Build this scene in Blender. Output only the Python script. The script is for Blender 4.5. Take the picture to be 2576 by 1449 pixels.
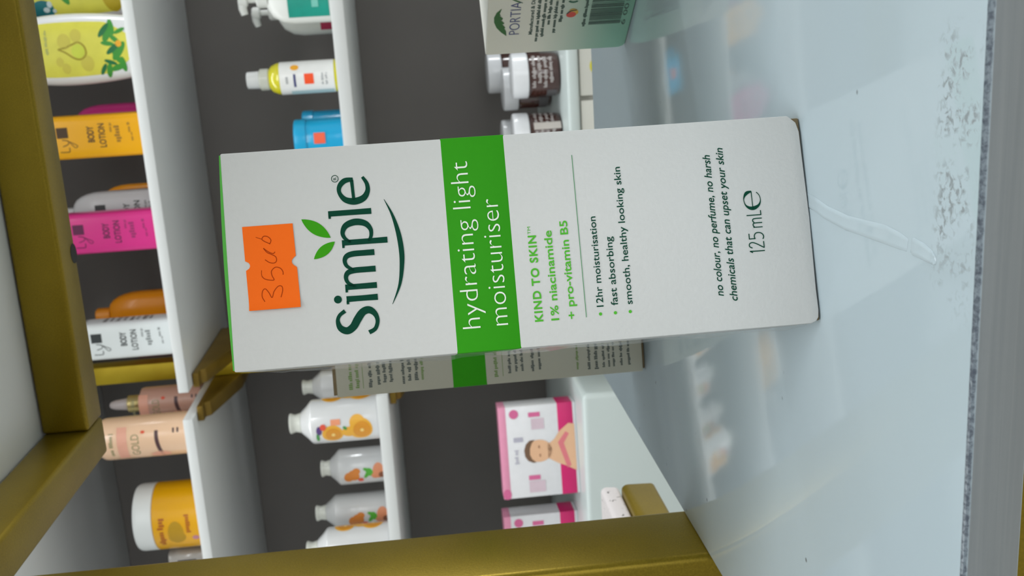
import bpy, bmesh, math, random
from mathutils import Matrix, Vector

# ------------------------------------------------------------------ clear
for o in list(bpy.data.objects):
    bpy.data.objects.remove(o)
sc = bpy.context.scene
COL = sc.collection
random.seed(4)
S = 0.90                      # height of the near shelf above the floor

# ------------------------------------------------------------------ camera (phone held sideways)
F_PX, PITCH, ROLL, YAW = 2587.7, math.radians(4.68), math.radians(-4.581), math.radians(-13.70)
fwd = Vector((math.sin(YAW) * math.cos(PITCH), math.cos(YAW) * math.cos(PITCH), -math.sin(PITCH)))
right = Vector((math.cos(YAW), -math.sin(YAW), 0))
up = right.cross(fwd)
r2 = right * math.cos(ROLL) + up * math.sin(ROLL)
u2 = -right * math.sin(ROLL) + up * math.cos(ROLL)
cam_d = bpy.data.cameras.new('camera')
cam = bpy.data.objects.new('camera', cam_d)
COL.objects.link(cam)
m = Matrix.Identity(4)
for i in range(3):
    m[i][0], m[i][1], m[i][2] = -u2[i], r2[i], -fwd[i]
m[0][3], m[1][3], m[2][3] = 0, 0, S + 0.101
cam.matrix_world = m
cam_d.sensor_fit = 'HORIZONTAL'
cam_d.sensor_width = 36
cam_d.lens = 36 * F_PX / 2576
cam_d.clip_start = 0.01
cam_d.clip_end = 50
cam_d.dof.use_dof = True
cam_d.dof.focus_distance = 0.272
cam_d.dof.aperture_fstop = 46
sc.camera = cam

# ------------------------------------------------------------------ world, lights, exposure
w = bpy.data.worlds.new('world')
sc.world = w
w.use_nodes = True
w.node_tree.nodes['Background'].inputs[0].default_value = (0.92, 0.97, 1.0, 1)
w.node_tree.nodes['Background'].inputs[1].default_value = 0.35


def area(name, loc, rot, sx, sy, power, col):
    l = bpy.data.lights.new(name, 'AREA')
    l.shape = 'RECTANGLE'
    l.size, l.size_y, l.energy, l.color = sx, sy, power, col
    o = bpy.data.objects.new(name, l)
    o.location, o.rotation_euler = loc, rot
    COL.objects.link(o)
    return o


PI = math.pi
def aimed(loc, to):
    return (Vector(to) - Vector(loc)).to_track_quat('-Z', 'Y').to_euler()


KEY = (1.05, -2.05, S + 0.05)
area('added_front_fill', KEY, aimed(KEY, (-0.1, 0.5, S + 0.12)), 1.5, 1.7, 17, (0.97, 0.99, 1.0))  # added fill from low front right, lifts front faces and undersides
area('ceiling_light_front', (0.35, -0.55, S + 1.66), (0, 0, 0), 1.8, 0.4, 18, (0.97, 0.99, 1.0))
area('ceiling_light_aisle', (-0.45, 1.20, S + 1.66), (0, 0, 0), 2.8, 0.25, 21, (0.97, 1.0, 1.0))
area('doorway_daylight', (2.45, 1.74, S + 0.50), (0, PI / 2, 0), 2.1, 0.24, 58, (0.95, 0.98, 1.0))
vs = sc.view_settings
vs.view_transform = 'Standard'
vs.look = 'None'
vs.gamma = 1
vs.use_curve_mapping = False
vs.exposure = 0.0

# ------------------------------------------------------------------ materials


def lin(c):
    return tuple((x / 255 / 12.92) if x / 255 <= 0.04045 else ((x / 255 + 0.055) / 1.055) ** 2.4 for x in c[:3]) + (1,)


MATS = {}


def mat(name, rgb, rough=0.5, metal=0.0, coat=0.0, noise=None, bump=None, trans=0.0, spec=0.5, var=0.06):
    """principled material; noise = scale of a faint colour variation, bump = (scale, strength)"""
    if name in MATS:
        return MATS[name]
    mt = bpy.data.materials.new(name)
    mt.use_nodes = True
    nt = mt.node_tree
    b = nt.nodes['Principled BSDF']
    b.inputs['Base Color'].default_value = lin(rgb)
    b.inputs['Roughness'].default_value = rough
    b.inputs['Metallic'].default_value = metal
    b.inputs['Coat Weight'].default_value = coat
    b.inputs['Coat Roughness'].default_value = 0.08
    b.inputs['Specular IOR Level'].default_value = spec
    b.inputs['Transmission Weight'].default_value = trans
    tc = nt.nodes.new('ShaderNodeTexCoord')
    nz = nt.nodes.new('ShaderNodeTexNoise')
    nz.inputs['Scale'].default_value = noise or 60
    nz.inputs['Detail'].default_value = 4
    nt.links.new(tc.outputs['Object'], nz.inputs['Vector'])
    mx = nt.nodes.new('ShaderNodeMix')
    mx.data_type = 'RGBA'
    c = lin(rgb)
    mx.inputs[6].default_value = tuple(x * (1 - var) for x in c[:3]) + (1,)
    mx.inputs[7].default_value = tuple(min(1, x * (1 + var)) for x in c[:3]) + (1,)
    nt.links.new(nz.outputs['Fac'], mx.inputs[0])
    nt.links.new(mx.outputs[2], b.inputs['Base Color'])
    if bump:
        n2 = nt.nodes.new('ShaderNodeTexNoise')
        n2.inputs['Scale'].default_value = bump[0]
        n2.inputs['Detail'].default_value = 3
        nt.links.new(tc.outputs['Object'], n2.inputs['Vector'])
        bp = nt.nodes.new('ShaderNodeBump')
        bp.inputs['Strength'].default_value = bump[1]
        bp.inputs['Distance'].default_value = 0.001
        nt.links.new(n2.outputs['Fac'], bp.inputs['Height'])
        nt.links.new(bp.outputs['Normal'], b.inputs['Normal'])
    MATS[name] = mt
    return mt


class NG:
    """tiny node helper"""

    def __init__(s, mt):
        s.nt = mt.node_tree

    def n(s, t, **kw):
        nd = s.nt.nodes.new(t)
        for k, v in kw.items():
            if k.startswith('_'):
                setattr(nd, k[1:], v)
        return nd

    def val(s, nd, i, v):
        if hasattr(v, 'links') or isinstance(v, bpy.types.NodeSocket):
            s.nt.links.new(v, nd.inputs[i])
        else:
            nd.inputs[i].default_value = v

    def math(s, op, a, b=0.0, c=None):
        nd = s.nt.nodes.new('ShaderNodeMath')
        nd.operation = op
        s.val(nd, 0, a)
        s.val(nd, 1, b)
        if c is not None:
            s.val(nd, 2, c)
        return nd.outputs[0]

    def ramp(s, v, a, b):
        nd = s.nt.nodes.new('ShaderNodeMapRange')
        nd.interpolation_type = 'SMOOTHSTEP'
        s.val(nd, 0, v)
        nd.inputs[1].default_value, nd.inputs[2].default_value = a, b
        return nd.outputs[0]

    def mix(s, f, a, b):
        nd = s.nt.nodes.new('ShaderNodeMix')
        nd.data_type = 'RGBA'
        s.val(nd, 0, f)
        s.val(nd, 6, a)
        s.val(nd, 7, b)
        return nd.outputs[2]

    def noise(s, vec, scale, detail=3, dist=0.0):
        nd = s.nt.nodes.new('ShaderNodeTexNoise')
        nd.inputs['Scale'].default_value = scale
        nd.inputs['Detail'].default_value = detail
        nd.inputs['Distortion'].default_value = dist
        s.nt.links.new(vec, nd.inputs['Vector'])
        return nd.outputs['Fac']


def shelf_paint():
    """glossy blue-white enamel with scuffs, chips and brush marks at the front edge"""
    mt = bpy.data.materials.new('shelf_enamel')
    mt.use_nodes = True
    g = NG(mt)
    b = mt.node_tree.nodes['Principled BSDF']
    tc = g.n('ShaderNodeTexCoord').outputs['Object']
    sp = g.n('ShaderNodeSeparateXYZ')
    mt.node_tree.links.new(tc, sp.inputs[0])
    X, Y, Z = sp.outputs
    base = g.mix(g.noise(tc, 9, 2), lin((186, 204, 213)), lin((193, 208, 215)))
    # scuffed patches with a shape of their own, in a strip along the front
    strip = g.math('MULTIPLY', g.ramp(Y, 0.1945, 0.190), g.ramp(Y, 0.1770, 0.1795))
    strip = g.math('MULTIPLY', strip, g.math('MULTIPLY', g.ramp(X, -0.062, -0.040), g.ramp(X, 0.0, -0.008)))
    strip = g.math('MULTIPLY', strip, g.ramp(g.noise(tc, 130, 1), 0.36, 0.55))
    n1 = g.noise(tc, 560, 4, 0.7)
    scuff = g.math('MULTIPLY', strip, g.ramp(n1, 0.48, 0.64))
    col = g.mix(g.math('MULTIPLY', scuff, 0.6), base, g.mix(g.noise(tc, 300, 2), lin((98, 101, 103)), lin((124, 124, 121))))
    # sparse specks everywhere
    vo = g.n('ShaderNodeTexVoronoi')
    vo.inputs['Scale'].default_value = 75
    mt.node_tree.links.new(tc, vo.inputs['Vector'])
    speck = g.math('MULTIPLY', g.ramp(vo.outputs['Distance'], 0.075, 0.035), g.ramp(g.noise(tc, 31, 1), 0.50, 0.56))
    col = g.mix(g.math('MULTIPLY', speck, 0.7), col, lin((84, 86, 90)))
    # worn arris: bare dark patches on the front corner
    edge = g.math('MULTIPLY', g.ramp(Y, 0.1772, 0.1766), g.ramp(Z, -0.0013, -0.0005))
    worn = g.math('MULTIPLY', edge, g.math('ADD', 0.50, g.math('MULTIPLY', 0.5, g.ramp(g.noise(tc, 900, 5, 0.3), 0.35, 0.75))))
    col = g.mix(g.math('MULTIPLY', worn, 0.85), col, lin((62, 70, 84)))
    # front lipping: the shade on this face is put into a greyer colour
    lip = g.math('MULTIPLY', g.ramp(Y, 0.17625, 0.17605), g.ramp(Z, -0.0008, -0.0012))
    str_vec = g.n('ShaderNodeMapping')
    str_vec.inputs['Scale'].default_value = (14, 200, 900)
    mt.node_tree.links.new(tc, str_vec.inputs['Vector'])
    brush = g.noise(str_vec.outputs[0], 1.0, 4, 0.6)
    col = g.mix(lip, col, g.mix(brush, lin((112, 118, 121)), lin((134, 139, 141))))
    col = g.mix(g.math('MULTIPLY', worn, 0.85), col, lin((62, 70, 84)))
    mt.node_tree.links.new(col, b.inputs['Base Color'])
    rough = g.math('ADD', g.math('MULTIPLY', g.math('MAXIMUM', scuff, worn), 0.5), g.math('ADD', 0.075, g.math('MULTIPLY', lip, 0.2)))
    mt.node_tree.links.new(rough, b.inputs['Roughness'])
    b.inputs['IOR'].default_value = 1.58
    hgt = g.math('ADD', g.math('MULTIPLY', g.noise(tc, 38, 2), 1.0), g.math('MULTIPLY', g.noise(tc, 230, 2), 0.10))
    hgt = g.math('SUBTRACT', hgt, g.math('MULTIPLY', scuff, 0.25))
    hgt = g.math('ADD', hgt, g.math('MULTIPLY', lip, g.math('MULTIPLY', brush, 0.5)))
    bp = g.n('ShaderNodeBump')
    bp.inputs['Strength'].default_value = 0.06
    bp.inputs['Distance'].default_value = 0.001
    mt.node_tree.links.new(hgt, bp.inputs['Height'])
    mt.node_tree.links.new(bp.outputs[0], b.inputs['Normal'])
    return mt


def gold_paint(name, a, bcol, rough=0.36, metal=0.75):
    mt = bpy.data.materials.new(name)
    mt.use_nodes = True
    g = NG(mt)
    b = mt.node_tree.nodes['Principled BSDF']
    tc = g.n('ShaderNodeTexCoord').outputs['Object']
    f = g.math('ADD', g.math('MULTIPLY', g.noise(tc, 14, 3), 0.6), g.math('MULTIPLY', g.noise(tc, 1500, 2), 0.4))
    mt.node_tree.links.new(g.mix(g.ramp(f, 0.3, 0.7), lin(a), lin(bcol)), b.inputs['Base Color'])
    b.inputs['Metallic'].default_value = metal
    b.inputs['Roughness'].default_value = rough
    bp = g.n('ShaderNodeBump')
    bp.inputs['Strength'].default_value = 0.12
    bp.inputs['Distance'].default_value = 0.0004
    mt.node_tree.links.new(g.noise(tc, 900, 2), bp.inputs['Height'])
    mt.node_tree.links.new(bp.outputs[0], b.inputs['Normal'])
    return mt


def gradient_card(name, top, bot, z0, z1):
    """printed carton whose ink fades from one colour to another"""
    mt = bpy.data.materials.new(name)
    mt.use_nodes = True
    g = NG(mt)
    b = mt.node_tree.nodes['Principled BSDF']
    tc = g.n('ShaderNodeTexCoord').outputs['Object']
    sp = g.n('ShaderNodeSeparateXYZ')
    mt.node_tree.links.new(tc, sp.inputs[0])
    f = g.math('ADD', g.ramp(sp.outputs[2], z0, z1), g.math('MULTIPLY', g.noise(tc, 90, 2), 0.04))
    mt.node_tree.links.new(g.mix(f, lin(bot), lin(top)), b.inputs['Base Color'])
    b.inputs['Roughness'].default_value = 0.5
    return mt


ENAMEL = shelf_paint()
GOLD = gold_paint('gold_paint', (116, 97, 6), (142, 120, 24), 0.38, 0.6)
GOLD2 = gold_paint('gold_paint_upright', (176, 150, 20), (200, 176, 44), 0.42, 0.5)
WHITE_BOARD = mat('white_shelf_paint', (220, 223, 223), 0.32, noise=12, bump=(60, 0.05), var=0.02)
WHITE_PANEL = mat('white_panel_paint', (238, 242, 242), 0.30, noise=8, bump=(40, 0.06), var=0.02)
DARK_WALL = mat('dark_wall_panel', (106, 102, 99), 0.62, noise=7, bump=(400, 0.05), var=0.10)
CREAM = mat('cream_cabinet_paint', (222, 222, 214), 0.35, noise=10, var=0.02)
CAB_WHITE = mat('white_cabinet_paint', (202, 213, 212), 0.28, noise=10, bump=(50, 0.05), var=0.02)
BLACK = mat('black_void', (14, 13, 13), 0.7)
CARTON = mat('white_carton', (206, 207, 205), 0.55, noise=700, bump=(900, 0.10), var=0.02)
CARD_BROWN = mat('raw_cardboard', (120, 104, 76), 0.8, noise=500, bump=(700, 0.3), var=0.2)
BAND = mat('green_band_ink', (44, 150, 0), 0.65, noise=700, var=0.03, spec=0.25)
DKGREEN = mat('dark_green_ink', (4, 66, 48), 0.7, spec=0.12)
LTGREEN = mat('light_green_ink', (84, 182, 52), 0.7, spec=0.15)
LEAFGREEN = mat('leaf_green_ink', (60, 158, 16), 0.7, spec=0.15)
INKWHITE = mat('white_ink', (234, 240, 230), 0.5)
ORANGE_STICKER = mat('orange_sticker_paper', (255, 112, 26), 0.7, noise=500, bump=(600, 0.08), var=0.02, spec=0.15)
PEN = mat('brown_pen_ink', (168, 58, 6), 0.7, spec=0.1)
TEXTGREY = mat('grey_ink', (84, 92, 90), 0.7, spec=0.15)

# ------------------------------------------------------------------ mesh helpers


def tag(o, label, cat, group=None, kind=None):
    if label:
        o['label'] = label
    if cat:
        o['category'] = cat
    if group:
        o['group'] = group
    if kind:
        o['kind'] = kind
    return o


def empty(name, loc, rz=0.0):
    o = bpy.data.objects.new(name, None)
    o.empty_display_size = 0.02
    o.location = loc
    o.rotation_euler = (0, 0, rz)
    COL.objects.link(o)
    return o


class MB:
    def __init__(s):
        s.v, s.f = [], []

    def add(s, vs, fs):
        k = len(s.v)
        s.v += [tuple(p) for p in vs]
        s.f += [tuple(i + k for i in f) for f in fs]
        return s

    def box(s, x0, x1, y0, y1, z0, z1):
        vs = [(x, y, z) for z in (z0, z1) for y in (y0, y1) for x in (x0, x1)]
        return s.add(vs, [(0, 2, 3, 1), (4, 5, 7, 6), (0, 1, 5, 4), (1, 3, 7, 5), (3, 2, 6, 7), (2, 0, 4, 6)])

    def prism(s, poly, y0, y1):
        """outline in (x, z), extruded along y"""
        n = len(poly)
        vs = [(x, y0, z) for x, z in poly] + [(x, y1, z) for x, z in poly]
        fs = [tuple(range(n)), tuple(range(2 * n - 1, n - 1, -1))]
        fs += [(i, i + n, (i + 1) % n + n, (i + 1) % n) for i in range(n)]
        return s.add(vs, fs)

    def lathe(s, prof, a=1.0, b=1.0, n=2.0, seg=48, cap=True):
        """profile [(scale, z)] swept round a superellipse a x b with exponent n"""
        ring = []
        for i in range(seg):
            t = 2 * PI * i / seg
            c, q = math.cos(t), math.sin(t)
            ring.append((a * math.copysign(abs(c) ** (2 / n), c), b * math.copysign(abs(q) ** (2 / n), q)))
        vs, fs = [], []
        for r, z in prof:
            vs += [(x * r, y * r, z) for x, y in ring]
        for j in range(len(prof) - 1):
            for i in range(seg):
                k = (i + 1) % seg
                fs.append((j * seg + i, j * seg + k, (j + 1) * seg + k, (j + 1) * seg + i))
        if cap:
            fs.append(tuple(range(seg - 1, -1, -1)))
            fs.append(tuple((len(prof) - 1) * seg + i for i in range(seg)))
        return s.add(vs, fs)

    def tube(s, pts, r, seg=10):
        """round rod along a polyline"""
        P = [Vector(p) for p in pts]
        vs, fs = [], []
        for i, p in enumerate(P):
            d = (P[min(i + 1, len(P) - 1)] - P[max(i - 1, 0)]).normalized()
            a = d.cross(Vector((0.3, 0.2, 0.93))).normalized()
            b = d.cross(a)
            rr = r[i] if isinstance(r, (list, tuple)) else r
            vs += [tuple(p + (a * math.cos(2 * PI * k / seg) + b * math.sin(2 * PI * k / seg)) * rr) for k in range(seg)]
        for j in range(len(P) - 1):
            for i in range(seg):
                k = (i + 1) % seg
                fs.append((j * seg + i, j * seg + k, (j + 1) * seg + k, (j + 1) * seg + i))
        fs.append(tuple(range(seg - 1, -1, -1)))
        fs.append(tuple((len(P) - 1) * seg + i for i in range(seg)))
        return s.add(vs, fs)

    def build(s, name, material, parent=None, bevel=0.0, seg=2, smooth=35, loc=None):
        me = bpy.data.meshes.new(name)
        me.from_pydata(s.v, [], s.f)
        bm = bmesh.new()
        bm.from_mesh(me)
        bmesh.ops.recalc_face_normals(bm, faces=bm.faces)
        if bevel:
            ed = [e for e in bm.edges if len(e.link_faces) == 2 and e.calc_face_angle(0) > 0.5]
            bmesh.ops.bevel(bm, geom=ed, offset=bevel, segments=seg, profile=0.5, affect='EDGES', clamp_overlap=True)
        bm.to_mesh(me)
        bm.free()
        me.polygons.foreach_set('use_smooth', [True] * len(me.polygons))
        me.set_sharp_from_angle(angle=math.radians(smooth))
        me.materials.append(material)
        o = bpy.data.objects.new(name, me)
        COL.objects.link(o)
        if loc:
            o.location = loc
        if parent:
            o.parent = parent
        return o


# --- flat print: 2-D shapes laid on a surface by a mapping function


def flat(eps=0.00012, y=0.0):
    return lambda u, z: (u, y - eps, z)


def wrap(a, b=None, n=2.0, eps=0.0003, prof=None):
    """onto the front of an upright superellipse bottle"""
    b = b or a

    def f(u, z):
        k = prof(z) if prof else 1.0
        A, B = a * k, b * k
        if n == 2.0 and abs(a - b) < 1e-9:
            t = u / A
            return ((A + eps) * math.sin(t), -(A + eps) * math.cos(t), z)
        x = max(-A * 0.9999, min(A * 0.9999, u))
        return (x, -B * (1 - abs(x / A) ** n) ** (1 / n) - eps, z)
    return f


class Print:
    def __init__(s, fmap):
        s.map, s.v, s.f, s.runs, s.fine = fmap, [], [], [], False

    def add(s, vs, fs):
        k, q = len(s.v), len(s.f)
        s.v += [s.map(u, z) for u, z in vs]
        s.f += [tuple(i + k for i in f) for f in fs]
        s.runs.append((k, len(s.v), q, len(s.f)))
        return s

    def poly(s, pts):
        return s.add(pts, [tuple(range(len(pts)))])

    def rect(s, u0, u1, z0, z1, nu=1, nz=1):
        vs = [(u0 + (u1 - u0) * i / nu, z0 + (z1 - z0) * j / nz) for j in range(nz + 1) for i in range(nu + 1)]
        fs = [(j * (nu + 1) + i, j * (nu + 1) + i + 1, (j + 1) * (nu + 1) + i + 1, (j + 1) * (nu + 1) + i) for j in range(nz) for i in range(nu)]
        return s.add(vs, fs)

    def disc(s, u, z, a, b=None, rot=0.0, seg=24, rings=3):
        b = b or a
        vs, fs = [(u, z)], []
        for k in range(1, rings + 1):
            for i in range(seg):
                t = 2 * PI * i / seg
                x, y = a * k / rings * math.cos(t), b * k / rings * math.sin(t)
                vs.append((u + x * math.cos(rot) - y * math.sin(rot), z + x * math.sin(rot) + y * math.cos(rot)))
        for i in range(seg):
            fs.append((0, 1 + i, 1 + (i + 1) % seg))
        for k in range(rings - 1):
            for i in range(seg):
                p, q = 1 + k * seg + i, 1 + k * seg + (i + 1) % seg
                fs.append((p, p + seg, q + seg, q))
        return s.add(vs, fs)

    def ring(s, u, z, r, wd, seg=32, t0=0.0, t1=2 * PI):
        vs, fs = [], []
        for i in range(seg + 1):
            t = t0 + (t1 - t0) * i / seg
            for q in (r - wd / 2, r + wd / 2):
                vs.append((u + q * math.cos(t), z + q * math.sin(t)))
        for i in range(seg):
            fs.append((2 * i, 2 * i + 1, 2 * i + 3, 2 * i + 2))
        return s.add(vs, fs)

    def stroke(s, pts, wd=None, n=8):
        """smooth pen stroke through pts (u, z[, width])"""
        P = [(p[0], p[1], p[2] if len(p) > 2 else wd) for p in pts]
        Q = []
        for i in range(len(P) - 1):
            p0, p1, p2, p3 = P[max(i - 1, 0)], P[i], P[i + 1], P[min(i + 2, len(P) - 1)]
            for k in range(n):
                t = k / n
                Q.append(tuple(0.5 * (2 * p1[j] + (p2[j] - p0[j]) * t + (2 * p0[j] - 5 * p1[j] + 4 * p2[j] - p3[j]) * t * t + (3 * p1[j] - p0[j] - 3 * p2[j] + p3[j]) * t ** 3) for j in range(3)))
        Q.append(P[-1])
        vs, fs = [], []
        for i, q in enumerate(Q):
            a, b = Q[max(i - 1, 0)], Q[min(i + 1, len(Q) - 1)]
            dx, dz = b[0] - a[0], b[1] - a[1]
            l = math.hypot(dx, dz) or 1e-9
            nx, nz = -dz / l * q[2] / 2, dx / l * q[2] / 2
            vs += [(q[0] + nx, q[1] + nz), (q[0] - nx, q[1] - nz)]
        for i in range(len(Q) - 1):
            fs.append((2 * i, 2 * i + 1, 2 * i + 3, 2 * i + 2))
        return s.add(vs, fs)

    def text(s, txt, u0, u1, base, cap, weight=0.0, shear=0.0, spacing=1.0):
        """lettering fitted between u0 and u1; cap = height of a capital"""
        cu = bpy.data.curves.new('t', 'FONT')
        cu.body = txt
        cu.size = 1.0
        cu.offset = weight
        cu.shear = shear
        cu.space_character = spacing
        cu.resolution_u = 4
        ob = bpy.data.objects.new('t', cu)
        me = bpy.data.meshes.new_from_object(ob)
        vs = [(v.co.x, v.co.y) for v in me.vertices]
        fs = [tuple(p.vertices) for p in me.polygons]
        bpy.data.objects.remove(ob)
        bpy.data.curves.remove(cu)
        bpy.data.meshes.remove(me)
        if not vs:
            return s
        x0, x1 = min(v[0] for v in vs), max(v[0] for v in vs)
        kx, kz = (u1 - u0) / (x1 - x0), cap / 0.69
        return s.add([(u0 + (x - x0) * kx, base + y * kz) for x, y in vs], fs)

    def smalltext(s, u0, u1, z, hgt, seed=0):
        """a line of print too small to read: a row of short word blocks"""
        s.fine = True
        rnd = random.Random(seed)
        u = u0
        while u < u1:
            wl = hgt * rnd.uniform(1.6, 4.5)
            e = min(u + wl, u1)
            k = hgt * 0.55
            q = u
            while q < e - k * 0.4:
                s.rect(q, min(q + k * 0.72, e), z + (0 if rnd.random() > .2 else -hgt * .25), z + hgt * rnd.choice((0.7, 0.7, 1.0)))
                q += k
            u = e + hgt * 0.45
        return s

    def build(s, name, material, parent, each=False):
        """one part, or with each=True one part for every shape that was added"""
        runs = s.runs if each else [(0, len(s.v), 0, len(s.f))]
        for a, b, c, d in runs:
            me = bpy.data.meshes.new(name)
            me.from_pydata(s.v[a:b], [], [tuple(i - a for i in f) for f in s.f[c:d]])
            me.update()
            me.materials.append(material)
            o = bpy.data.objects.new(name, me)
            COL.objects.link(o)
            o.parent = parent
            if s.fine:
                o['kind'] = 'stuff'
        return o


def structure(name, mb, material, **kw):
    o = mb.build(name, material, **kw)
    o['kind'] = 'structure'
    return o


# ------------------------------------------------------------------ the room
FLOOR = mat('floor_tiles', (206, 203, 196), 0.35, noise=3, var=0.12)
CEIL = mat('ceiling_paint', (240, 241, 240), 0.8, noise=3, var=0.02)
WALLP = mat('wall_paint', (234, 236, 236), 0.7, noise=3, var=0.04)
structure('floor', MB().box(-2.6, 2.6, -2.4, 2.3, -0.05, 0.0), FLOOR)
structure('ceiling', MB().box(-2.6, 2.6, -2.4, 2.3, S + 1.75, S + 1.8), CEIL)
structure('wall_left', MB().box(-2.65, -2.6, -2.4, 2.3, 0, S + 1.75), WALLP)
structure('wall_front', MB().box(-2.6, 2.6, -2.45, -2.4, 0, S + 1.75), WALLP)
structure('wall_right', MB().box(2.6, 2.65, -2.4, 2.3, 0, S + 1.75), WALLP)
RZ = math.radians(-1.0)


def wy(x, y):
    """depth of the wall unit at x (it runs one degree off the rack)"""
    return y + x * math.tan(RZ)


wb = structure('wall_back', MB().box(-0.545, 2.55, 0, 0.2, 0, S + 1.75), DARK_WALL)
wb.location, wb.rotation_euler = (0, 1.978, 0), (0, 0, RZ)
wb2 = structure('wall_back_left', MB().box(-2.55, -0.545, 0, 0.09, 0, S + 1.75), DARK_WALL)
wb2.location, wb2.rotation_euler = (0, 2.088, 0), (0, 0, RZ)

# ------------------------------------------------------------------ wall shelves


def wall_shelf(x0, x1, zt, th, depth, label, front=0.0):
    r = empty('wall_shelf', (0, 1.6, S), RZ)
    tag(r, label, 'shelf', 'white shelves on the wall')
    MB().box(x0, x1, front, depth, zt - th, zt).build('board', WHITE_BOARD, r, bevel=0.0015)
    return r


wall_shelf(-0.522, 1.2, 0.511, 0.0165, 0.374, 'upper white wall shelf carrying the orange, pink and white lotion bottles')
wall_shelf(-0.522, 1.2, 0.2115, 0.020, 0.374, 'lower white wall shelf carrying the yellow oil bottle and blue jars')
wall_shelf(-1.9, -0.568, 0.511, 0.0165, 0.480, 'white wall shelf carrying the peach cylinder and the yellow cream jar')
wall_shelf(-1.9, -0.556, 0.199, 0.019, 0.480, 'white wall shelf carrying the white bottles printed with fruit')
wall_shelf(-1.9, -0.568, 0.803, 0.0165, 0.480, 'topmost white wall shelf, bare underside showing beside the gold frame', -0.08)
wall_shelf(-0.522, 1.2, 0.803, 0.0165, 0.374, 'topmost white wall shelf over the lotion bottles, behind the gold frame', -0.05)

up_r = empty('rack_upright', (-0.5405, 1.80, 0.0))
tag(up_r, 'gold square upright with shelf brackets in the gap between the wall shelves', 'upright')
MB().box(-0.0165, 0.0165, 0, 0.036, 0.0, S + 1.5).build('post', GOLD2, up_r, bevel=0.003)
BRASS = gold_paint('gold_bracket', (112, 88, 26), (134, 108, 40), 0.45, 0.6)
for zs in (0.4945, 0.803 - 0.0165, 0.1915):
    zb = S + zs - 0.001
    for sx in (1, -1):
        z1 = zb - (0.0125 if (zs < 0.2 and sx < 0) else 0)
        br = MB()
        x0, x1 = (0.0165, 0.040) if sx > 0 else (-0.042, -0.0165)
        # tapering channel arm: deep at the post, shallow and notched at the nose
        arm = [(-0.16, z1), (0.12, z1), (0.12, z1 - 0.048), (0.0, z1 - 0.048), (-0.135, z1 - 0.018), (-0.142, z1 - 0.010), (-0.16, z1 - 0.010)]
        vs = [(x0, y, z) for y, z in arm] + [(x1, y, z) for y, z in arm]
        n = len(arm)
        br.add(vs, [tuple(range(n)), tuple(range(2 * n - 1, n - 1, -1))] + [(i, (i + 1) % n, (i + 1) % n + n, i + n) for i in range(n)])
        a = br.build('bracket_arm', BRASS, up_r, bevel=0.0015)
        bolt = MB().lathe([(0.6, 0), (1, 0.001), (1, 0.003), (0.4, 0.004)], 0.004, 0.004, seg=12)
        bo = bolt.build('bolt', BLACK, a)
        bo.rotation_euler = (PI / 2, 0, 0)
        bo.location = ((x0 + x1) / 2, -0.003, z1 - 0.03)

# base cabinets
rc = empty('base_cabinet', (0, 1.6, 0), RZ)
tag(rc, 'cream base cabinet with a white top under the brown jars', 'cabinet')
MB().box(-0.522, 1.2, 0.004, 0.374, 0.08, S - 0.154).build('body', CREAM, rc)
MB().box(-0.524, 1.2, -0.022, 0.374, S - 0.1535, S - 0.135).build('cabinet_top', CAB_WHITE, rc, bevel=0.005, seg=3)
for i in range(4):
    x0 = -0.525 + i * 0.43
    MB().box(x0 + 0.002, x0 + 0.425, -0.013, 0.003, 0.10, S - 0.156).build('door', CREAM, rc, bevel=0.0015)
ys = MB().lathe([(0.2, -0.0006), (1, -0.0004), (1, 0.0004), (0.8, 0.0008)], 0.011, 0.008, seg=20).build('yellow_stain', mat('yellow_stain', (222, 214, 50), 0.5), rc)
ys.rotation_euler = (PI / 2, 0, 0)
ys.location = (-0.0490, -0.0136, S - 0.180)
lc = empty('base_cabinet', (0, 1.6, 0), RZ)
tag(lc, 'white base cabinet with rounded edges under the pink baby soap boxes', 'cabinet')
MB().box(-1.9, -0.570, -0.043, 0.480, S - 0.40, S - 0.135).build('cabinet_top', CAB_WHITE, lc, bevel=0.009, seg=4)
MB().box(-1.88, -0.575, -0.035, 0.480, 0.06, S - 0.401).build('body', CREAM, lc)

# ------------------------------------------------------------------ near display rack
XL, XR, YF, YB = -0.2003, 0.76, 0.176, 0.581
rk = empty('display_rack', (0, 0, S))
tag(rk, 'gold tube display rack with a glossy white shelf, in front of the wall shelves', 'rack')
bd = MB().box(XL, XR, YF, YB, -0.0118, 0.0)
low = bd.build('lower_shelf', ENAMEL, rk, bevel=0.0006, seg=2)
low['label'] = 'glossy blue-white enamelled shelf with scuffed front edge'


def ridge(a, b, hgt):
    """flat raised run of paint between two side lines, feathered at its rim"""
    n = len(a)
    vs, fs = [], []
    for i in range(n):
        p, q = Vector((*a[i], 0)), Vector((*b[i], 0))
        end = 0.0 if i in (0, n - 1) else 1.0
        for t, z in ((0, 0.00002), (0.08, 0.8), (0.28, 0.75), (0.5, 0.70), (0.72, 0.8), (0.92, 1.0), (1.0, 0.00002)):
            c = p.lerp(q, t)
            vs.append((c.x, c.y, 0.00002 + (z * hgt * end if z > 0.01 else 0)))
    for i in range(n - 1):
        for k in range(6):
            fs.append((i * 7 + k, i * 7 + k + 1, (i + 1) * 7 + k + 1, (i + 1) * 7 + k))
    return MB().add(vs, fs)


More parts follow.
